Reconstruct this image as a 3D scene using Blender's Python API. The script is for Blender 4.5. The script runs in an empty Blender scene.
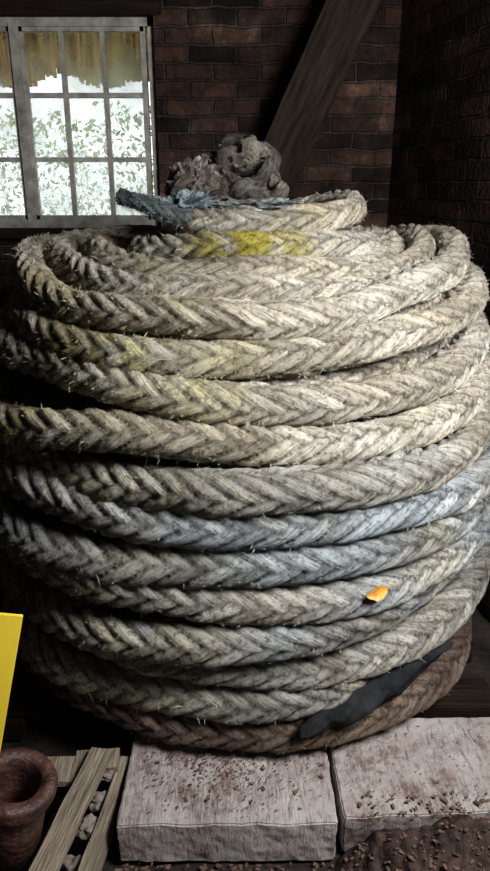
import bpy, bmesh, math, random
import numpy as np
from mathutils import Vector, Matrix, noise
random.seed(7); rng=np.random.default_rng(7)
sc=bpy.context.scene
sc.view_settings.view_transform='Standard'
try: sc.view_settings.look='Medium High Contrast'
except Exception as e: print('look',e)
COL=sc.collection

# ---------------- helpers ----------------
def mat(name):
    m=bpy.data.materials.new(name); m.use_nodes=True
    nt=m.node_tree; b=nt.nodes['Principled BSDF']
    return m,nt,b
def N(nt,t,**k):
    n=nt.nodes.new(t)
    for a,v in k.items(): setattr(n,a,v)
    return n
def ramp(nt,stops):
    r=N(nt,'ShaderNodeValToRGB'); e=r.color_ramp.elements
    while len(e)>len(stops): e.remove(e[-1])
    while len(e)<len(stops): e.new(0.5)
    for el,(p,c) in zip(e,stops):
        el.position=p; el.color=(*c,1)
    return r
def noisy(name,c1,c2,scale=8,rough=.85,bump=.3,bscale=40,dist=.01,stretch=(1,1,1),metal=0,c3=None,spec=.5):
    m,nt,b=mat(name); L=nt.links
    tc=N(nt,'ShaderNodeTexCoord'); mp=N(nt,'ShaderNodeMapping'); mp.inputs['Scale'].default_value=stretch
    L.new(tc.outputs['Object'],mp.inputs['Vector'])
    n=N(nt,'ShaderNodeTexNoise'); n.inputs['Scale'].default_value=scale; n.inputs['Detail'].default_value=6; n.inputs['Roughness'].default_value=.65
    L.new(mp.outputs[0],n.inputs['Vector'])
    st=[(.3,c1),(.7,c2)] if c3 is None else [(.3,c1),(.5,c2),(.72,c3)]
    r=ramp(nt,st); L.new(n.outputs['Fac'],r.inputs[0]); L.new(r.outputs[0],b.inputs['Base Color'])
    n2=N(nt,'ShaderNodeTexNoise'); n2.inputs['Scale'].default_value=bscale; n2.inputs['Detail'].default_value=5
    L.new(mp.outputs[0],n2.inputs['Vector'])
    bp=N(nt,'ShaderNodeBump'); bp.inputs['Strength'].default_value=bump; bp.inputs['Distance'].default_value=dist
    L.new(n2.outputs['Fac'],bp.inputs['Height']); L.new(bp.outputs[0],b.inputs['Normal'])
    b.inputs['Roughness'].default_value=rough; b.inputs['Metallic'].default_value=metal; b.inputs['Specular IOR Level'].default_value=spec
    return m
def brickmat():
    m,nt,b=mat('brick'); L=nt.links
    uv=N(nt,'ShaderNodeUVMap')
    nz=N(nt,'ShaderNodeTexNoise'); nz.inputs['Scale'].default_value=9; nz.inputs['Detail'].default_value=4
    L.new(uv.outputs[0],nz.inputs['Vector'])
    mx=N(nt,'ShaderNodeMix',data_type='VECTOR'); mx.inputs[0].default_value=.03
    L.new(uv.outputs[0],mx.inputs[4]); L.new(nz.outputs['Color'],mx.inputs[5])
    br=N(nt,'ShaderNodeTexBrick')
    for k,v in {'Scale':1,'Mortar Size':.008,'Mortar Smooth':.6,'Bias':-.1,'Brick Width':.225,'Row Height':.075}.items(): br.inputs[k].default_value=v
    br.inputs['Color1'].default_value=(.028,.021,.018,1); br.inputs['Color2'].default_value=(.125,.072,.055,1); br.inputs['Mortar'].default_value=(.085,.07,.058,1)
    L.new(mx.outputs[1],br.inputs['Vector'])
    n=N(nt,'ShaderNodeTexNoise'); n.inputs['Scale'].default_value=3.5; n.inputs['Detail'].default_value=9; n.inputs['Roughness'].default_value=.75
    L.new(uv.outputs[0],n.inputs['Vector'])
    r=ramp(nt,[(.36,(.30,.29,.28)),(.55,(.9,.9,.9)),(.68,(2.4,2.35,2.3))]); L.new(n.outputs['Fac'],r.inputs[0])
    mu=N(nt,'ShaderNodeMix',data_type='RGBA',blend_type='MULTIPLY'); mu.inputs[0].default_value=1
    L.new(br.outputs['Color'],mu.inputs[6]); L.new(r.outputs[0],mu.inputs[7])
    L.new(mu.outputs[2],b.inputs['Base Color'])
    n3=N(nt,'ShaderNodeTexNoise'); n3.inputs['Scale'].default_value=45; n3.inputs['Detail'].default_value=5
    L.new(uv.outputs[0],n3.inputs['Vector'])
    ma=N(nt,'ShaderNodeMath',operation='MULTIPLY_ADD'); ma.inputs[1].default_value=-1.2
    L.new(br.outputs['Fac'],ma.inputs[0]); L.new(n3.outputs['Fac'],ma.inputs[2])
    bp=N(nt,'ShaderNodeBump'); bp.inputs['Strength'].default_value=.9; bp.inputs['Distance'].default_value=.015
    L.new(ma.outputs[0],bp.inputs['Height']); L.new(bp.outputs[0],b.inputs['Normal'])
    b.inputs['Roughness'].default_value=.9; b.inputs['Specular IOR Level'].default_value=.2
    return m
def mesh_obj(name,bm,m,parent=None,smooth=False):
    me=bpy.data.meshes.new(name); bm.to_mesh(me); bm.free()
    if smooth:
        me.shade_smooth()
    o=bpy.data.objects.new(name,me); COL.objects.link(o)
    if m: me.materials.append(m)
    if parent: o.parent=parent
    return o
def add_box(bm,x0,x1,y0,y1,z0,z1,M=None,jit=0,cuts=0):
    r=bmesh.ops.create_cube(bm,size=1)
    vs=r['verts']
    for v in vs:
        v.co=Vector((x0+(v.co.x+.5)*(x1-x0),y0+(v.co.y+.5)*(y1-y0),z0+(v.co.z+.5)*(z1-z0)))
        if jit: v.co+=Vector([random.uniform(-jit,jit) for _ in range(3)])
        if M is not None: v.co=M@v.co
    return vs
def uvbox(bm,d=None):
    uv=bm.loops.layers.uv.verify()
    bm.normal_update()
    for f in bm.faces:
        n=f.normal
        for l in f.loops:
            c=l.vert.co
            if abs(n.z)>.7: l[uv].uv=(c.x,c.y)
            else:
                t=Vector((-n.y,n.x,0)).normalized()
                if t.x<-.01 or (abs(t.x)<=.01 and t.y<0): t=-t
                l[uv].uv=(c.dot(t)+10,c.z+.01)
def boxes(name,lst,m,parent=None,bevel=0,jit=0,M=None):
    bm=bmesh.new()
    for b in lst: add_box(bm,*b,M=M,jit=jit)
    if bevel: bmesh.ops.bevel(bm,geom=bm.edges[:],offset=bevel,segments=2,affect='EDGES')
    uvbox(bm)
    return mesh_obj(name,bm,m,parent)
def empty(name,loc=(0,0,0)):
    o=bpy.data.objects.new(name,None); COL.objects.link(o); return o

BR=brickmat()
# ---------------- room ----------------
WY=3.70; CZ=2.8
WX0,WX1,WZ0,WZ1=-1.80,-.435,1.45,2.42
boxes('wall_back',[(-2.4,WX0,WY,WY+.25,0,CZ),(WX1,1.0,WY,WY+.25,0,CZ),(WX0,WX1,WY,WY+.25,0,WZ0),(WX0,WX1,WY,WY+.25,WZ1,CZ)],BR)
boxes('wall_left',[(-2.65,-2.4,-1.45,WY+.25,0,CZ)],BR)
boxes('wall_front',[(-2.65,1.9,-1.45,-1.2,0,CZ)],BR)
P0=Vector((.72,WY+.1,0)); dr=Vector((.33,-1.72,0)).normalized()
ang=math.atan2(dr.y,dr.x)
MR=Matrix.Translation(P0)@Matrix.Rotation(ang,4,'Z')
def t_of(y): return (P0.y-y)/(-dr.y)
ta,tb=t_of(.95),t_of(.0)
boxes('wall_right',[(0,ta,0,.25,0,CZ),(tb,5.1,0,.25,0,CZ),(ta,tb,0,.25,0,1.7),(ta,tb,0,.25,2.6,CZ)],BR,M=MR)  # the opening in this wall is assumed, added to go with the key lamp
FL=noisy('dirt_floor',(.012,.009,.007),(.06,.045,.035),6,bump=.8,bscale=30,dist=.02)
bm=bmesh.new(); bmesh.ops.create_grid(bm,x_segments=60,y_segments=60,size=1)
for v in bm.verts:
    v.co=Vector((-.35+v.co.x*2.3,1.25+v.co.y*2.7,0)); v.co.z=-.02+.02*noise.noise(v.co*6)
mesh_obj('floor',bm,FL,smooth=True)
DW=noisy('dark_wood',(.012,.008,.006),(.045,.03,.02),5,stretch=(1,12,12),bump=.5,bscale=14,spec=.2)
boxes('ceiling',[(-2.65,1.9,-1.45,WY+.25,CZ,CZ+.1)],DW)
FW=noisy('weathered_paint',(.22,.20,.17),(.58,.55,.49),12,bump=.4,bscale=60)
def window(name,x0,x1,z0,z1,y,cas,cols,rows,M=None):
    root=empty(name)
    L=[]
    L+= [(x0,x1,y,y+.07,z0,z0+.045),(x0,x1,y,y+.07,z1-.04,z1),(x0,x0+.04,y,y+.07,z0,z1),(x1-.035,x1,y,y+.07,z0,z1)]
    w=(x1-x0-.075)/cas
    for c in range(cas):
        a=x0+.04+c*w; b=a+w
        if c: L.append((a-.022,a+.022,y-.005,y+.07,z0+.02,z1-.02))
        L+=[(a+.012,a+.038,y+.01,y+.05,z0+.03,z1-.03),(b-.038,b-.012,y+.01,y+.05,z0+.03,z1-.03),(a+.02,b-.02,y+.01,y+.05,z0+.035,z0+.065),(a+.02,b-.02,y+.01,y+.05,z1-.06,z1-.035)]
        for i in range(1,cols):
            xx=a+.02+(w-.04)*i/cols; L.append((xx-.011,xx+.011,y+.012,y+.045,z0+.05,z1-.05))
        for i in range(1,rows):
            zz=z0+.04+(z1-z0-.08)*i/rows; L.append((a+.03,b-.03,y+.013,y+.044,zz-.011,zz+.011))
    boxes('frame',L,FW,root,M=M)
    m,nt,bs=mat('dirty_glass'); nt.nodes.remove(bs); out=nt.nodes['Material Output']
    tr=N(nt,'ShaderNodeBsdfTransparent'); df=N(nt,'ShaderNodeBsdfTranslucent'); df.inputs[0].default_value=(.84,.88,.82,1)
    mx=N(nt,'ShaderNodeMixShader'); tc=N(nt,'ShaderNodeTexCoord'); nz=N(nt,'ShaderNodeTexNoise'); nz.inputs['Scale'].default_value=4; nz.inputs['Detail'].default_value=6
    r=ramp(nt,[(.35,(.12,.12,.12)),(.7,(.55,.55,.55))])
    nt.links.new(tc.outputs['Object'],nz.inputs['Vector']); nt.links.new(nz.outputs['Fac'],r.inputs[0]); nt.links.new(r.outputs[0],mx.inputs[0])
    nt.links.new(tr.outputs[0],mx.inputs[1]); nt.links.new(df.outputs[0],mx.inputs[2]); nt.links.new(mx.outputs[0],out.inputs[0])
    boxes('glass_panes',[(x0+.05,x1-.05,y+.028,y+.031,z0+.05,z1-.05)],m,root,M=M)
    return root
window('window_1',WX0,WX1,WZ0,WZ1,WY+.04,2,3,3)
boxes('trim_1',[(WX0-.02,WX1+.03,WY-.06,WY+.04,WZ0-.045,WZ0+.003),(WX0-.02,WX1+.04,WY-.02,WY+.03,WZ1-.003,WZ1+.09)],DW,bevel=.004)
w2=empty('assumed_window')  # assumed out-of-view window, only a frame around the added opening
boxes('frame',[(ta,tb,.08,.15,1.7,1.74),(ta,tb,.08,.15,2.56,2.6),(ta,ta+.04,.08,.15,1.7,2.6),(tb-.04,tb,.08,.15,1.7,2.6)],FW,w2,M=MR)
BW=noisy('old_timber',(.014,.010,.008),(.065,.045,.032),4,stretch=(12,12,1.2),bump=.6,bscale=12,spec=.2)
a=Vector((-.66,3.47,0.0)); b_=Vector((.64,3.42,2.78))
bm=bmesh.new(); add_box(bm,-.11,.11,-.05,.05,-.03,(b_-a).length+.02)
bmesh.ops.subdivide_edges(bm,edges=[e for e in bm.edges if abs((e.verts[0].co-e.verts[1].co).z)>.5],cuts=24)
for v in bm.verts: v.co+=Vector((noise.noise(v.co*3)*.012,noise.noise(v.co*3+Vector((9,0,0)))*.006,0))
bmesh.ops.bevel(bm,geom=bm.edges[:],offset=.003,segments=1,affect='EDGES')
o=mesh_obj('timber_beam',bm,BW)
zax=(b_-a).normalized(); yax=zax.cross(Vector((1,0,0))).normalized(); xax=yax.cross(zax)
o.matrix_world=Matrix.Translation(a)@Matrix((xax,yax,zax)).transposed().to_4x4()

# ---------------- outside ----------------
GR=noisy('grass',(.2,.25,.12),(.45,.48,.32),5)
boxes('garden_ground',[(-9,6,4.0,14,-.3,-.05)],GR)
TH=noisy('thatch',(.45,.22,.06),(.98,.60,.24),9,stretch=(6,1,1),bump=.8,bscale=30)
eave=empty('thatched_eave')
bm=bmesh.new()
for i in range(2600):
    x=random.uniform(-3.2,.4); y=random.uniform(4.1,4.4)
    z1=2.75; z0=2.30-.20*noise.noise(Vector((x*2.5,0,3)))-random.uniform(0,.10)-(4.5-y)*.12
    w=.010; dx=random.uniform(-.03,.03)
    v=[bm.verts.new(p) for p in ((x-w,y,z1),(x+w,y+random.uniform(-.02,.02),z1),(x+w+dx,y-.03,z0),(x-w+dx,y-.03,z0))]; bm.faces.new(v)
mesh_obj('straw',bm,TH,eave)
boxes('eave_posts',[(-3.1,-3.0,4.2,4.3,-.05,2.6),(.3,.4,4.2,4.3,-.05,2.6),(-3.1,.4,4.25,4.3,2.5,2.6)],DW,eave)
HG=noisy('hedge_leaf',(.07,.12,.04),(.30,.38,.20),1.3,c3=(.68,.74,.58))
bm=bmesh.new()
for i in range(17000):
    x=random.uniform(-5.5,1.5); y=random.uniform(6.2,7.8)
    top=2.15+.35*noise.noise(Vector((x*.8,1,0)))+.35*noise.noise(Vector((x*2.5,5,0)))
    z=random.uniform(0,1)**.8*top if random.random()<.9 else top+random.uniform(0,.2)
    s=random.uniform(.012,.045)
    R=Matrix.Rotation(random.uniform(0,6.3),3,Vector((random.random()-.5,random.random()-.5,random.random()-.5)).normalized())
    v=[bm.verts.new(Vector((x,y,z))+R@Vector(p)) for p in ((-s,0,0),(0,s*.5,0),(s,0,0),(0,-s*.5,0))]; bm.faces.new(v)
for i in range(260):
    x=random.uniform(-4.5,.5); y=random.uniform(5.2,6.2); z=random.uniform(-.05,.3); d=Vector((random.uniform(-.6,.6),0,random.uniform(.7,1))).normalized()
    p=Vector((x,y,z)); w=.005
    for k in range(7):
        q=p+d*.24; d=(d+Vector((random.uniform(-.25,.25),0,random.uniform(-.2,.1)))).normalized()
        v=[bm.verts.new(c) for c in (p+Vector((-w,0,0)),p+Vector((w,0,0)),q+Vector((w*.8,0,0)),q-Vector((w*.8,0,0)))]; bm.faces.new(v); p=q; w*=.85
mesh_obj('garden_hedge',bm,HG)

# ---------------- rope ----------------
def sinnoise(x,y,z,seed,f):
    r=np.random.default_rng(seed); out=0
    for k in range(6):
        a=r.normal(size=3)*f*(1+.5*k); out=out+np.sin(a[0]*x+a[1]*y+a[2]*z+r.uniform(0,6.28))/(1+.35*k)
    return out/2.2
class Rope:
    """collects braided tubes into one mesh"""
    def __init__(s): s.V=[];s.F=[];s.C=[];s.B=[];s.o=0;s.S=[]
    def add(self,P,closed,r,pitch=.066,M=44,spp=12,off=0.,colfn=None,seed=0,hi=True,fuzz=0,out0=None,twist=0,lumpy=.08):
        Q=np.vstack([P,P[:1]]) if closed else P
        d=np.linalg.norm(np.diff(Q,axis=0),axis=1); cum=np.concatenate([[0],np.cumsum(d)]); Lg=cum[-1]
        nper=max(2,round(Lg/pitch)); n=(nper*spp if hi else int(nper*2))+1
        s=np.linspace(0,Lg,n)
        C=np.stack([np.interp(s,cum,Q[:,k]) for k in range(3)],1)
        T=np.gradient(C,axis=0)
        if closed: T[0]=T[-1]=C[1]-C[-2]
        T/=np.linalg.norm(T,axis=1)[:,None]
        cen=C.mean(0) if out0 is None else np.array(out0)
        O=C-cen
        if out0 is None or len(out0)==3 and out0[2]==0: O[:,2]=0
        O-= (O*T).sum(1)[:,None]*T; O/=np.linalg.norm(O,axis=1)[:,None]+1e-9
        B=np.cross(T,O)
        if closed: B*=(np.sign(B[:,2].mean()) or 1)
        if not hi: M=12
        ph=np.arange(M)/M*2*np.pi
        S,PH=np.meshgrid(s/Lg*nper,ph,indexing='ij')
        best=np.zeros_like(S); fu=np.zeros_like(S); fv=np.zeros_like(S); sid=np.zeros_like(S)
        if hi:
            NC=4; half=math.radians(66)
            wob=twist*np.sin(S*2*np.pi/nper*3+seed)+twist*.5*np.sin(S*2*np.pi/nper*7+seed*2)
            for c in range(NC):
                dd=1 if c%2 else -1
                u=((PH-(c*2*np.pi/NC+off+wob)+np.pi)%(2*np.pi)-np.pi)/half
                q=S+dd*(1.22*u-.14*u**3)+.5*(c%2)+.05*np.sin(S*.9+seed+c)+.03*np.sin(S*2.3+seed*3+c)
                f=q-np.floor(q)
                rid=np.sin(np.mod(np.floor(q),nper)*12.9898+c*78.233+seed)*43758.5453; rid=rid-np.floor(rid)
                prof=np.sqrt(np.clip(1-(2*f-1)**2*.97,0,1))
                prof=prof-.12*np.exp(-((f-.5)/.05)**2)
                env=np.clip(np.cos(np.clip(u,-1,1)*np.pi/2),0,1)**.5
                h=np.where(np.abs(u)<1,prof*env*(.78+.22*rid),0)
                mk=h>best
                best=np.where(mk,h,best); fu=np.where(mk,q,fu); fv=np.where(mk,u+c*7.3,fv); sid=np.where(mk,rid,sid)
            rad=r*(.64+.40*best)
        else: rad=r*.9*np.ones_like(S); best[:]=.3
        X=C[:,None,:]+rad[...,None]*(np.cos(PH)[...,None]*O[:,None,:]+np.sin(PH)[...,None]*B[:,None,:])
        x,y,z=X[...,0],X[...,1],X[...,2]
        if hi:
            lump=1+lumpy*sinnoise(x,y,z,seed+11,8)+.028*sinnoise(x,y,z,seed+5,70)
            X=C[:,None,:]+(X-C[:,None,:])*lump[...,None]
        col=colfn(x,y,z,PH,sid)
        groove_shade=np.clip(.25+1.0*best,0,1)[...,None]  # occlusion shade of the braid grooves, plus some dirt, painted into the vertex colour
        col=col*groove_shade*(.76+.38*sid[...,None])
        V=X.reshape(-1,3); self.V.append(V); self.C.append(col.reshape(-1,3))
        self.B.append(np.stack([fu,fv,sid],-1).reshape(-1,3))
        i=np.arange(n-1); j=np.arange(M)
        I,J=np.meshgrid(i,j,indexing='ij'); I2=I+1; J2=(J+1)%M
        F=np.stack([I*M+J,I*M+J2,I2*M+J2,I2*M+J],-1).reshape(-1,4)
        self.F.append(F+self.o); self.o+=len(V)
        if fuzz:
            w_=(best.reshape(-1)>.35)&(V[:,1]<2.9); idx=np.nonzero(w_)[0]
            k=idx[rng.integers(0,len(idx),fuzz)]
            nn=(X-C[:,None,:]).reshape(-1,3)[k]; nn/=np.linalg.norm(nn,axis=1)[:,None]
            tt=np.repeat(T[:,None,:],M,1).reshape(-1,3)[k]
            self.S.append((V[k],nn,tt,col.reshape(-1,3)[k]))
    def build(self,name,m,parent=None):
        V=np.concatenate(self.V);F=np.concatenate(self.F);Cc=np.concatenate(self.C);FB=np.concatenate(self.B)
        me=bpy.data.meshes.new(name)
        me.vertices.add(len(V)); me.vertices.foreach_set('co',V.ravel().astype(np.float32))
        me.loops.add(F.size); me.loops.foreach_set('vertex_index',F.ravel().astype(np.int32))
        me.polygons.add(len(F)); me.polygons.foreach_set('loop_start',np.arange(0,F.size,4,dtype=np.int32))
        me.polygons.foreach_set('loop_total',np.full(len(F),4,dtype=np.int32))
        me.update(calc_edges=True)
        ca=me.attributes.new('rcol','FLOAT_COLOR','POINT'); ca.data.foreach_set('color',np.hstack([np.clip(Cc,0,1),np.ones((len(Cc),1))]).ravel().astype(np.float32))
        fa=me.attributes.new('fib','FLOAT_VECTOR','POINT'); fa.data.foreach_set('vector',FB.ravel().astype(np.float32))
        me.shade_smooth()
        bm=bmesh.new(); bm.from_mesh(me); bmesh.ops.recalc_face_normals(bm,faces=bm.faces[:]); bm.to_mesh(me); bm.free()
        o=bpy.data.objects.new(name,me); COL.objects.link(o); me.materials.append(m); o.parent=parent
        return o
CX,CY,H=-.02,2.3,1.65
pale=np.array([.74,.70,.61]); tan=np.array([.64,.575,.455]); blue=np.array([.53,.58,.61]); yel=np.array([.66,.59,.13]); brown=np.array([.25,.19,.155]); green=np.array([.52,.53,.40]); grey=np.array([.62,.61,.55])
def mk_col(base,base2,yspots,yamt,seed,dirt=.55):
    def f(x,y,z,PH,sid):
        a=np.clip(.5+.6*sinnoise(x,y,z,seed,5),0,1)[...,None]
        c=base*(1-a)+base2*a
        th=np.arctan2(x-CX,-(y-CY))
        ym=np.clip(sinnoise(x,y,z,seed+3,6)-.55,0,1)*yamt*.9
        for (t0,w,amt) in yspots:
            ym=ym+amt*np.exp(-((th-t0)/w)**2)*np.clip(.6+.6*sinnoise(x,y,z,seed+9,30),0,1)
        ym=np.clip(ym,0,1)[...,None]
        c=c*(1-ym)+yel*ym
        d=np.clip(sinnoise(x,y,z,seed+7,12)*.7+.15,0,1)[...,None]*dirt
        c=c*(1-d)+c*np.array([.52,.45,.38])*d
        return c
    return f
RC=Rope()
def ring(R,zf,r,col,lr=0,sag=0,cx=CX,cy=CY,seed=0,wob=.017,pitch=.066,**k):
    t=np.linspace(0,2*np.pi,720,endpoint=False)+np.pi
    g=np.random.default_rng(seed+100)
    zz=np.zeros_like(t); rr=np.zeros_like(t); z0=0
    for h in (2,3,4,6):
        A=g.normal()*wob/h*1.9; p=g.uniform(0,6)
        zz+=A*np.sin(h*t+p); z0+=A*np.sin(p); rr+=g.normal()*wob*np.sin(h*t+g.uniform(0,6))/h*2.0
    x=cx+(R+rr)*np.sin(t); y=cy-(R+rr)*np.cos(t)
    z=zf+zz-z0+lr*np.sin(t)+sag*np.minimum((1-np.cos(t)),1.1)
    RC.add(np.stack([x,y,z],1),True,r,pitch,colfn=col,seed=seed,out0=(cx,cy,0),**k)
OFF=-.52
Rs=[.67,.715,.76,.795,.825,.845,.85,.84,.83,.81,.795,.79]
cols=[(pale,tan,[(-.9,.25,.25)],.3),(pale,tan,[(-.45,.3,.6)],.35),(tan,pale,[(-.15,.16,.5),(-.6,.2,.35)],.4),(pale,tan,[(-.7,.3,.25)],.3),
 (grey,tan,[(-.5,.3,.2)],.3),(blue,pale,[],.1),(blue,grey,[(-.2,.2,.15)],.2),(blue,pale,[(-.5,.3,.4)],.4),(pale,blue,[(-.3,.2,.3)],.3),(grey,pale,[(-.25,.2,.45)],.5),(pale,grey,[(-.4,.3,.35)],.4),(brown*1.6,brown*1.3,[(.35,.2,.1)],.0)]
lrs=[.006,.018,-.010,.016,-.024,-.006,.018,-.014,.012,-.012,.008,.012]
cxs=[.005,.014,.0,.0,.012,.008,-.004,.012,-.008,.008,-.006,.02]
hz=.295
for k in range(12):
    r=.0475+.0011*k
    sag=[.085,.07,.05,.035,.02,.01,0,0,0,0,0,0][k]
    b1,b2,ys,ya=cols[k]
    zf=H-hz
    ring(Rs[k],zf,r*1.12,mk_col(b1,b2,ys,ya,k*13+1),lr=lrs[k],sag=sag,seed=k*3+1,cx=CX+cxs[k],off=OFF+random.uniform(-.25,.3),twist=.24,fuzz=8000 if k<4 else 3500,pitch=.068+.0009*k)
    hi_=k<3
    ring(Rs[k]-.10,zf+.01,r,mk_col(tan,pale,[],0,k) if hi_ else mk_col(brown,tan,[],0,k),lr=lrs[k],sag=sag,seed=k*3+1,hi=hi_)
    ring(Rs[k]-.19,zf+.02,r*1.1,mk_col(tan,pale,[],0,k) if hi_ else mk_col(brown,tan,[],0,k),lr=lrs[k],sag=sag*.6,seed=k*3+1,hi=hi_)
    hz+=.088+.0032*k
ring(.57,H-.248,.052,mk_col(tan,pale,[],.3,301),lr=-.004,sag=.06,seed=41,off=-.1,twist=.3,fuzz=5500)
ring(.46,H-.212,.050,mk_col(tan,pale,[(-.6,.3,.3)],.2,311),lr=.0,sag=.02,seed=44,off=0,twist=.3,fuzz=4000,cx=CX+.01)
ring(.355,H-.162,.053,mk_col(pale,pale,[(.06,.34,2.4)],.3,321),lr=.004,sag=.02,seed=47,off=-.25,twist=.15,fuzz=4000,cx=.035)
ring(.285,H-.102,.047,mk_col(pale,tan,[(.5,.2,.2)],.2,331),lr=.016,sag=.006,seed=52,off=-.2,twist=.2,fuzz=3000,cx=.05)
ring(.18,H-.11,.05,mk_col(grey,tan,[],.1,341),seed=57,off=.4,fuzz=300,cx=.05)
ring(.08,H-.11,.05,mk_col(grey,tan,[],.1,351),seed=59,off=.4,cx=.05)
t=np.linspace(0,1,60)
pts=np.stack([-.14-.22*t,2.10-.05*np.sin(t*2.5),H-.09+.02*np.sin(t*3)+.065*t*t],1)
RC.add(pts,False,.024,pitch=.035,M=30,colfn=mk_col(np.array([.10,.13,.14]),np.array([.28,.31,.30]),[],0,401),seed=71,out0=(0,2.6,0),fuzz=3500,lumpy=.2)

RM,nt,b=mat('rope_fibre'); L=nt.links
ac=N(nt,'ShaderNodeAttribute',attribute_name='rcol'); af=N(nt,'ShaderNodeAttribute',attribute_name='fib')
mp=N(nt,'ShaderNodeMapping'); mp.inputs['Scale'].default_value=(9,1.5,3); mp.inputs['Rotation'].default_value=(0,0,.16)
L.new(af.outputs['Vector'],mp.inputs[0])
nz=N(nt,'ShaderNodeTexNoise'); nz.inputs['Scale'].default_value=1.0; nz.inputs['Detail'].default_value=6; nz.inputs['Roughness'].default_value=.75
L.new(mp.outputs[0],nz.inputs['Vector'])
mp2=N(nt,'ShaderNodeMapping'); mp2.inputs['Scale'].default_value=(34,4,3); L.new(af.outputs['Vector'],mp2.inputs[0])
nz2=N(nt,'ShaderNodeTexNoise'); nz2.inputs['Scale'].default_value=1; nz2.inputs['Detail'].default_value=3; L.new(mp2.outputs[0],nz2.inputs['Vector'])
tc=N(nt,'ShaderNodeTexCoord'); n4=N(nt,'ShaderNodeTexNoise'); n4.inputs['Scale'].default_value=60; n4.inputs['Detail'].default_value=6; n4.inputs['Roughness'].default_value=.75; L.new(tc.outputs['Object'],n4.inputs['Vector'])
rr=ramp(nt,[(.32,(.36,.32,.28)),(.5,(.9,.9,.9)),(.68,(1.3,1.3,1.3))]); L.new(nz.outputs['Fac'],rr.inputs[0])
mu=N(nt,'ShaderNodeMix',data_type='RGBA',blend_type='MULTIPLY'); mu.inputs[0].default_value=.85
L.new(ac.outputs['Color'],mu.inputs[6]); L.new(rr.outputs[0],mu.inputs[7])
r4=ramp(nt,[(.38,(.42,.36,.31)),(.5,(1,1,1)),(.7,(1.15,1.15,1.15))]); L.new(n4.outputs['Fac'],r4.inputs[0])
mu2=N(nt,'ShaderNodeMix',data_type='RGBA',blend_type='MULTIPLY'); mu2.inputs[0].default_value=.9
L.new(mu.outputs[2],mu2.inputs[6]); L.new(r4.outputs[0],mu2.inputs[7]); L.new(mu2.outputs[2],b.inputs['Base Color'])
ad=N(nt,'ShaderNodeMath',operation='MULTIPLY_ADD'); ad.inputs[1].default_value=.5; L.new(nz2.outputs['Fac'],ad.inputs[0]); L.new(nz.outputs['Fac'],ad.inputs[2])
ad2=N(nt,'ShaderNodeMath',operation='MULTIPLY_ADD'); ad2.inputs[1].default_value=.7; L.new(n4.outputs['Fac'],ad2.inputs[0]); L.new(ad.outputs[0],ad2.inputs[2])
bp=N(nt,'ShaderNodeBump'); bp.inputs['Strength'].default_value=1; bp.inputs['Distance'].default_value=.011
L.new(ad2.outputs[0],bp.inputs['Height']); L.new(bp.outputs[0],b.inputs['Normal'])
b.inputs['Roughness'].default_value=.85; b.inputs['Specular IOR Level'].default_value=.25
coil=RC.build('rope_coil',RM)
fv=[];ff=[];fc=[];k0=0
for (p,n_,t_,c_) in RC.S:
    m_=len(p); l=rng.uniform(.004,.013,m_)[:,None]*np.where(rng.random(m_)<.04,2.0,1)[:,None]
    dirv=n_*rng.uniform(.15,.9,m_)[:,None]+t_*rng.normal(0,1,m_)[:,None]+rng.normal(0,.4,(m_,3)); dirv/=np.linalg.norm(dirv,axis=1)[:,None]
    side=np.cross(dirv,rng.normal(size=(m_,3))); side/=np.linalg.norm(side,axis=1)[:,None]; w=rng.uniform(.0003,.0007,m_)[:,None]
    bend=rng.normal(0,.35,(m_,3))*l
    p=p-n_*.001
    a0=p-side*w;a1=p+side*w; mid=p+dirv*l*.5+bend*.2; b0=mid-side*w;b1=mid+side*w; e=p+dirv*l+bend
    fv.append(np.stack([a0,a1,b1,b0,e],1).reshape(-1,3))
    i=np.arange(m_)*5+k0; k0+=5*m_
    ff+= np.stack([i,i+1,i+2,i+3],1).tolist()+np.stack([i+3,i+2,i+4],1).tolist()
    fc.append(np.repeat(np.clip(c_*1.25,0,.85),5,0))
fv=np.concatenate(fv); fc=np.concatenate(fc)
m2=bpy.data.meshes.new('frayed_fibres'); m2.from_pydata(fv.tolist(),[],ff)
ca=m2.attributes.new('rcol','FLOAT_COLOR','POINT'); ca.data.foreach_set('color',np.hstack([fc,np.ones((len(fc),1))]).ravel().astype(np.float32))
o=bpy.data.objects.new('frayed_fibres',m2); COL.objects.link(o); o.parent=coil
FM,nt,b=mat('fluff'); ac=N(nt,'ShaderNodeAttribute',attribute_name='rcol'); nt.links.new(ac.outputs['Color'],b.inputs['Base Color']); b.inputs['Roughness'].default_value=.9
m2.materials.append(FM)

# ---------------- tangle on top ----------------
def crumple(name,loc,sc3,m,seed,amp=.5,parent=None,sub=5,flat=.6):
    bm=bmesh.new(); bmesh.ops.create_icosphere(bm,subdivisions=sub,radius=1)
    for v in bm.verts:
        c=v.co.copy(); q=c*1.6+Vector((seed,seed*.3,0))
        rdg=0;am=1;fr=1
        for k in range(4):
            rdg+=am*(1-2*abs(noise.noise(q*fr))); am*=.5; fr*=2.1
        c*= 1+amp*(rdg-1.0)*.55
        v.co=Vector((c.x*sc3[0]+loc[0],c.y*sc3[1]+loc[1],max(c.z*sc3[2],-sc3[2]*flat)+loc[2]))
    return mesh_obj(name,bm,m,parent)
PL=noisy('brown_plastic',(.02,.017,.014),(.20,.17,.145),9,rough=.45,bump=.6,bscale=35)
TR=Rope()
bcol=lambda x,y,z,PH,sid: np.ones(x.shape+(3,))*np.array([.37,.33,.285])*(.7+.5*np.clip(sinnoise(x,y,z,5,12),-.6,1))[...,None]
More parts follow.
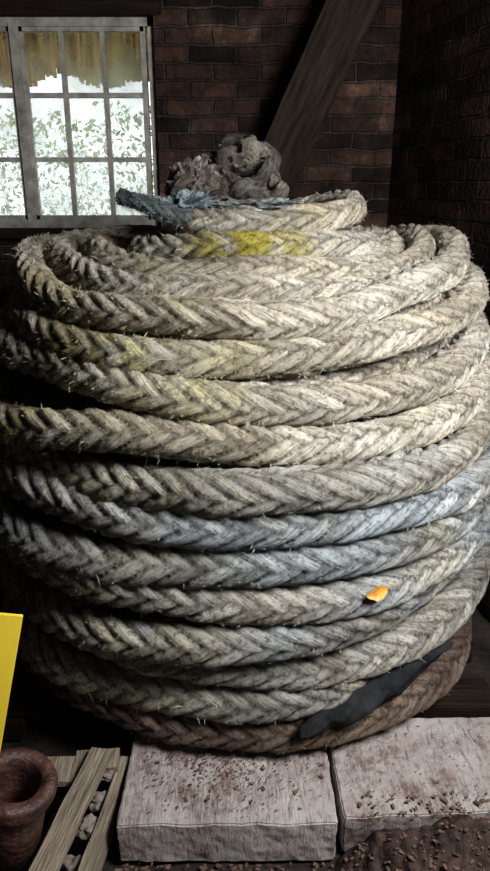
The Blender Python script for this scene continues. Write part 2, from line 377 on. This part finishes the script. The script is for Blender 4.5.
for k,(cx,cy,cz,ra,rb,tilt,yaw,rr_) in enumerate([(.01,2.44,1.71,.085,.075,1.25,.3,.024),(-.04,2.42,1.69,.12,.06,.9,-.5,.025),(-.13,2.40,1.62,.10,.05,.5,.4,.024),(.03,2.42,1.65,.09,.06,.4,-.2,.025),(-.03,2.50,1.73,.09,.08,1.4,-.7,.023),(-.17,2.38,1.62,.07,.05,.9,.9,.022),(-.02,2.36,1.60,.13,.05,.3,.1,.023),(.02,2.47,1.76,.05,.04,1.1,.9,.02)]):
    t=np.linspace(0,2*np.pi,160,endpoint=False)
    p=np.stack([ra*np.cos(t)*(1+.15*np.sin(3*t+k)),rb*np.sin(t),.018*np.sin(2*t+k*2)+.012*np.sin(5*t+k)],1)
    R=np.array(Matrix.Rotation(yaw,3,'Z')@Matrix.Rotation(tilt,3,'X'))
    TR.add(p@R.T+np.array([cx,cy,cz]),True,rr_,pitch=.038,M=24,spp=9,colfn=bcol,seed=k+3,out0=(cx,cy,cz),lumpy=.2)
tang=TR.build('tangled_rope',RM)
crumple('wrapping',(-.03,2.50,H+.02),(.12,.10,.10),PL,3.3,.9,tang)
crumple('wrapping_fold',(-.16,2.45,H-.01),(.09,.09,.09),PL,8.1,.9,tang)
TN=noisy('teal_net',(.035,.05,.055),(.24,.29,.29),22,rough=.7,bump=.9,bscale=70)
fn=crumple('fishing_net',(-.19,2.17,H-.062),(.085,.09,.045),TN,6.2,1.1,sub=5)
crumple('net_fold',(.02,2.22,H-.062),(.15,.09,.028),noisy('net_grey',(.05,.055,.055),(.30,.31,.29),30,rough=.7,bump=.9,bscale=70),5.7,1.1,fn)
crumple('dark_sack',(-1.22,2.85,.72),(.28,.28,.80),noisy('sack',(.01,.01,.01),(.05,.045,.045),6),2.2,.4,flat=.9)

# ---------------- blocks ----------------
CB,nt,b=mat('aerated_concrete'); L=nt.links
tc=N(nt,'ShaderNodeTexCoord'); mp=N(nt,'ShaderNodeMapping'); mp.inputs['Scale'].default_value=(30,6,8); mp.inputs['Rotation'].default_value=(0,0,.2); L.new(tc.outputs['Object'],mp.inputs[0])
nz=N(nt,'ShaderNodeTexNoise'); nz.inputs['Scale'].default_value=2.4; nz.inputs['Detail'].default_value=6; nz.inputs['Roughness'].default_value=.75; L.new(mp.outputs[0],nz.inputs['Vector'])
n1=N(nt,'ShaderNodeTexNoise'); n1.inputs['Scale'].default_value=5; n1.inputs['Detail'].default_value=9; n1.inputs['Roughness'].default_value=.75; L.new(tc.outputs['Object'],n1.inputs['Vector'])
r=ramp(nt,[(.36,(.24,.155,.13)),(.46,(.50,.43,.40)),(.62,(.63,.58,.54))]); L.new(n1.outputs['Fac'],r.inputs[0])
r2=ramp(nt,[(.35,(.55,.52,.50)),(.5,(1,1,1))]); L.new(nz.outputs['Fac'],r2.inputs[0])
mu=N(nt,'ShaderNodeMix',data_type='RGBA',blend_type='MULTIPLY'); mu.inputs[0].default_value=1
L.new(r.outputs[0],mu.inputs[6]); L.new(r2.outputs[0],mu.inputs[7]); L.new(mu.outputs[2],b.inputs['Base Color'])
bp=N(nt,'ShaderNodeBump'); bp.inputs['Strength'].default_value=1; bp.inputs['Distance'].default_value=.012; L.new(nz.outputs['Fac'],bp.inputs['Height']); L.new(bp.outputs[0],b.inputs['Normal'])
b.inputs['Roughness'].default_value=.9
def block(name,x0,x1,y0,y1,z1,rot):
    bm=bmesh.new(); cx,cy=(x0+x1)/2,(y0+y1)/2
    add_box(bm,x0-cx,x1-cx,y0-cy,y1-cy,0,z1)
    bmesh.ops.subdivide_edges(bm,edges=bm.edges[:],cuts=24,use_grid_fill=True)
    bmesh.ops.bevel(bm,geom=[e for e in bm.edges if len(e.link_faces)==2 and e.calc_face_angle(0)>1],offset=.004,segments=2,affect='EDGES')
    for v in bm.verts:
        v.co+=Vector((noise.noise(v.co*14+Vector((x0,0,0))),noise.noise(v.co*14+Vector((3,0,0))),noise.noise(v.co*14+Vector((0,7,0)))))*.005
        v.co+=Vector((noise.noise(v.co*50),noise.noise(v.co*50+Vector((3,0,0))),noise.noise(v.co*50+Vector((0,7,0)))))*.0025
    o=mesh_obj(name,bm,CB); o.location=(cx,cy,0); o.rotation_euler=(0,0,rot); return o
block('concrete_block',-.328,.235,1.285,1.66,.13,.012)
block('concrete_block.001',.250,.86,1.32,1.66,.128,.035)
boxes('timber_base',[(-.85,.8,1.72+i*.26,1.86+i*.26,.07,.115) for i in range(6)]+[(-.8,-.7,1.7,3.15,0,.07),(.6,.7,1.7,3.15,0,.07),(-.05,.05,1.7,3.15,0,.07)],DW,bevel=.004)

# ---------------- dark rubber flap tucked between loops ----------------
SL=noisy('dark_rubber',(.010,.010,.011),(.045,.046,.048),10,rough=.85,bump=.8,bscale=18,spec=.15)
bm=bmesh.new(); nu,nv=60,14; g=[]
for i in range(nu+1):
    row=[]
    u=i/nu; th=math.radians(11+ 34*u)
    wid=.003+.043*math.sin(math.pi*min(1,u*.95+.01))**.8+.007*noise.noise(Vector((u*7,0,0)))
    zc=.268+.13*u+.012*noise.noise(Vector((u*5,4,0)))
    for j in range(nv+1):
        w=j/nv-.5
        z=zc+w*2*wid
        Rr=.862+.022*math.cos(w*2.6)-.05*max(0,w)+.016*noise.noise(Vector((u*9,w*3,0)))+.006*noise.noise(Vector((u*25,w*8,2)))
        row.append(bm.verts.new((CX+Rr*math.sin(th),CY-Rr*math.cos(th),z)))
    g.append(row)
for i in range(nu):
    for j in range(nv): bm.faces.new((g[i][j],g[i+1][j],g[i+1][j+1],g[i][j+1]))
o=mesh_obj('rubber_flap',bm,SL,smooth=True); md=o.modifiers.new('t','SOLIDIFY'); md.thickness=.004
# ---------------- autumn leaf ----------------
LF=noisy('leaf',(.45,.17,.02),(.75,.42,.07),30,rough=.5,bump=.2)
bm=bmesh.new(); g=[]
th=math.radians(22.5); base=Vector((CX+.915*math.sin(th),CY-.915*math.cos(th),H-.945))
ex=Vector((math.cos(th),math.sin(th),.12)).normalized(); ez=Vector((-.35*math.sin(th),.35*math.cos(th),.9)).normalized(); en=ex.cross(ez)
for i in range(13):
    u=i/12; w=.017*math.sin(math.pi*u)**.7*(1+.15*math.sin(u*22)); row=[]
    for j in range(5):
        k=(j-2)/2
        row.append(bm.verts.new(base+ex*(u-.5)*.065+ez*k*w+en*(.008*abs(k)*math.sin(math.pi*u)+.003*math.sin(u*5))))
    g.append(row)
for i in range(12):
    for j in range(4): bm.faces.new((g[i][j],g[i+1][j],g[i+1][j+1],g[i][j+1]))
p=base+ex*.03; vs=[bm.verts.new(p+q) for q in (ez*.0012,-ez*.0012,ex*.03-ez*.001+ez*.008,ex*.03+ez*.009)]; bm.faces.new(vs)
mesh_obj('autumn_leaf',bm,LF,smooth=True)

# ---------------- rusty pipe ----------------
RU=noisy('rusty_iron',(.025,.014,.012),(.09,.045,.036),14,rough=.5,bump=.7,bscale=60,c3=(.17,.09,.068))
prof=[(.06,0),(.076,.0),(.076,.22),(.077,.285),(.079,.295),(.090,.302),(.094,.312),(.094,.338),(.090,.347),(.078,.350),(.062,.347),(.056,.338),(.054,.30),(.052,.02),(.0,.02)]
bm=bmesh.new(); nseg=56; rings=[]
for (r_,z_) in prof:
    rings.append([bm.verts.new((r_*(1+.03*math.sin(2*math.pi*i/nseg*2+1)+.012*math.sin(2*math.pi*i/nseg*7))*math.cos(2*math.pi*i/nseg),r_*math.sin(2*math.pi*i/nseg),z_+.002*math.sin(2*math.pi*i/nseg*3)*(z_>.3))) for i in range(nseg)])
for a_,c_ in zip(rings,rings[1:]):
    for i in range(nseg): bm.faces.new((a_[i],a_[(i+1)%nseg],c_[(i+1)%nseg],c_[i]))
o=mesh_obj('rusty_iron_pipe',bm,RU,smooth=True); o.location=(-.615,1.245,.012); o.rotation_euler=(math.radians(4),math.radians(13),0)

# ---------------- broken pallet ----------------
PW=noisy('pallet_wood',(.13,.10,.07),(.42,.35,.27),6,stretch=(14,1.2,14),bump=.6,bscale=12)
pal=empty('wooden_pallet')
def plank(n,cx,cy,cz,sx,sy,sz,rz=0,rx=0):
    bm=bmesh.new(); add_box(bm,-sx/2,sx/2,-sy/2,sy/2,-sz/2,sz/2)
    bmesh.ops.subdivide_edges(bm,edges=[e for e in bm.edges if abs((e.verts[0].co-e.verts[1].co).y)>sy*.5],cuts=10)
    for v in bm.verts: v.co+=Vector((noise.noise(v.co*9+Vector((cx*9,0,0)))*.006,0,noise.noise(v.co*8+Vector((0,cx*7,3)))*.003))
    bmesh.ops.bevel(bm,geom=bm.edges[:],offset=.0015,segments=1,affect='EDGES')
    o=mesh_obj(n,bm,PW,pal); o.location=(cx,cy,cz); o.rotation_euler=(rx,0,rz); return o
plank('slat_1',-.450,1.26,.150,.062,.50,.022,-.18)
plank('stringer_1',-.372,1.31,.06,.026,.44,.10,-.12)
plank('slat_2',-.42,1.50,.105,.12,.07,.05,.1)
plank('slat_3',-.63,1.46,.12,.36,.09,.02,.03)
plank('stringer_2',-.78,1.31,.05,.035,.46,.09,.0)
plank('slat_4',-.52,1.04,.10,.44,.07,.02,.02)
RB=noisy('rubble_stone',(.10,.08,.065),(.38,.33,.28),12,bump=.7,bscale=40)
def stones(name,lst,m):
    bm=bmesh.new()
    for (x,y,z,s,sd) in lst:
        r_=bmesh.ops.create_icosphere(bm,subdivisions=3,radius=1)
        for v in r_['verts']:
            c=v.co*(1+.6*noise.noise(v.co*1.3+Vector((sd,0,0)))+.2*noise.noise(v.co*4+Vector((sd,0,0))))
            v.co=Vector((c.x*s+x,c.y*s*.8+y,max(c.z*s*.65,-s*.5)+z))
    return mesh_obj(name,bm,m)
stones('stone_rubble',[(-.396,1.40,.08,.030,1),(-.407,1.31,.085,.034,2),(-.42,1.22,.07,.030,3),(-.43,1.15,.07,.030,4),(-.385,1.47,.10,.022,5),(-.42,1.08,.03,.035,6)]+[(random.uniform(-.5,-.35),random.uniform(1.0,1.5),.01,random.uniform(.008,.02),i+9) for i in range(25)],RB)
SO=noisy('soil',(.02,.013,.010),(.11,.068,.055),20,bump=.9,bscale=60,dist=.01)
bm=bmesh.new(); bmesh.ops.create_grid(bm,x_segments=110,y_segments=60,size=1)
def heap(X,Y):
    e=max(0,1-(((X-.62)/.40)**2+((Y-1.24)/.17)**2))
    return -.03+.17*e**.6*(1+.4*noise.noise(Vector((X*9,Y*9,0))))+.02*noise.noise(Vector((X*40,Y*40,1)))
for v in bm.verts:
    X=.62+v.co.x*.40; Y=1.24+v.co.y*.17; v.co=Vector((X,Y,heap(X,Y)))
mesh_obj('soil_heap',bm,SO,smooth=True)
FK=noisy('dry_flakes',(.06,.033,.024),(.24,.15,.11),40)
bm=bmesh.new()
def flake(x,y,z,s):
    R=Matrix.Rotation(random.uniform(0,6.3),3,'Z')@Matrix.Rotation(random.uniform(-.5,.5),3,'X')
    pts=[R@Vector((s*math.cos(a)*random.uniform(.5,1.2),s*.6*math.sin(a)*random.uniform(.5,1.2),random.uniform(0,.15)*s)) for a in np.linspace(0,6.28,6)[:-1]]
    bm.faces.new([bm.verts.new(p+Vector((x,y,z+.2*s))) for p in pts])
for i in range(1200):
    x=random.gauss(-.05,.13); y=1.58-abs(random.gauss(0,.13))
    if -.31<x<.225 and y>1.3: flake(x,y,.135,random.uniform(.0015,.005)*(2 if random.random()<.08 else 1))
for i in range(300):
    x=random.uniform(.27,.85); y=random.uniform(1.35,1.62); flake(x,y,.134,random.uniform(.0015,.004))
for i in range(1500):
    x=random.uniform(-.33,1.0); y=random.uniform(1.05,1.28) if x<.3 else random.uniform(1.05,1.38)
    flake(x,y,max(0 if y<1.28 else .134,heap(x,y)+.004),random.uniform(.003,.010))
mesh_obj('dirt_flakes',bm,FK)

# ---------------- yellow board, leaning ----------------
YB=noisy('yellow_plastic',(.88,.62,.05),(.95,.72,.08),3,rough=.45,bump=.05)
bm=bmesh.new(); add_box(bm,-.5,0,-.003,.003,-.98,0)
bmesh.ops.bevel(bm,geom=bm.edges[:],offset=.001,segments=2,affect='EDGES')
o=mesh_obj('yellow_board',bm,YB)
o.location=(-.384,1.0,.955); o.rotation_euler=(math.radians(-3),math.radians(14),math.radians(12))

# ---------------- light ----------------
w=bpy.data.worlds.new('World'); sc.world=w; w.use_nodes=True
bg=w.node_tree.nodes['Background']; bg.inputs[0].default_value=(.88,.94,1,1); bg.inputs[1].default_value=1.5
def area(name,loc,tgt,sx,sy,p,c):
    l=bpy.data.lights.new(name,'AREA'); l.shape='RECTANGLE'; l.size=sx; l.size_y=sy; l.energy=p; l.color=c
    o=bpy.data.objects.new(name,l); COL.objects.link(o); o.location=loc
    o.rotation_euler=(Vector(tgt)-Vector(loc)).to_track_quat('-Z','Y').to_euler(); return o
area('assumed_key_light',(1.10,.66,2.2),(.3,2.05,1.3),.72,.72,70,(.97,.985,1))  # assumed key lamp, placed inside the room in front of the added opening
area('fill_behind_camera',(.2,-1.0,1.5),(0,2,.7),.9,1.7,2.2,(.9,.95,1))  # added dim fill light behind the camera; the front wall has no doorway
sl=bpy.data.lights.new('sun','SUN'); sl.energy=2.0; sl.angle=.1; sl.color=(1,.95,.85)
so=bpy.data.objects.new('sun',sl); COL.objects.link(so); so.rotation_euler=Vector((.85,.12,-.6)).to_track_quat('-Z','Y').to_euler()
# ---------------- camera ----------------
cd=bpy.data.cameras.new('Camera'); cam=bpy.data.objects.new('Camera',cd); COL.objects.link(cam)
cam.location=(0,0,H); cam.rotation_euler=(math.radians(70),0,0)
cd.sensor_fit='VERTICAL'; cd.sensor_height=24; cd.lens=680/871*24; cd.clip_start=.02
sc.camera=cam
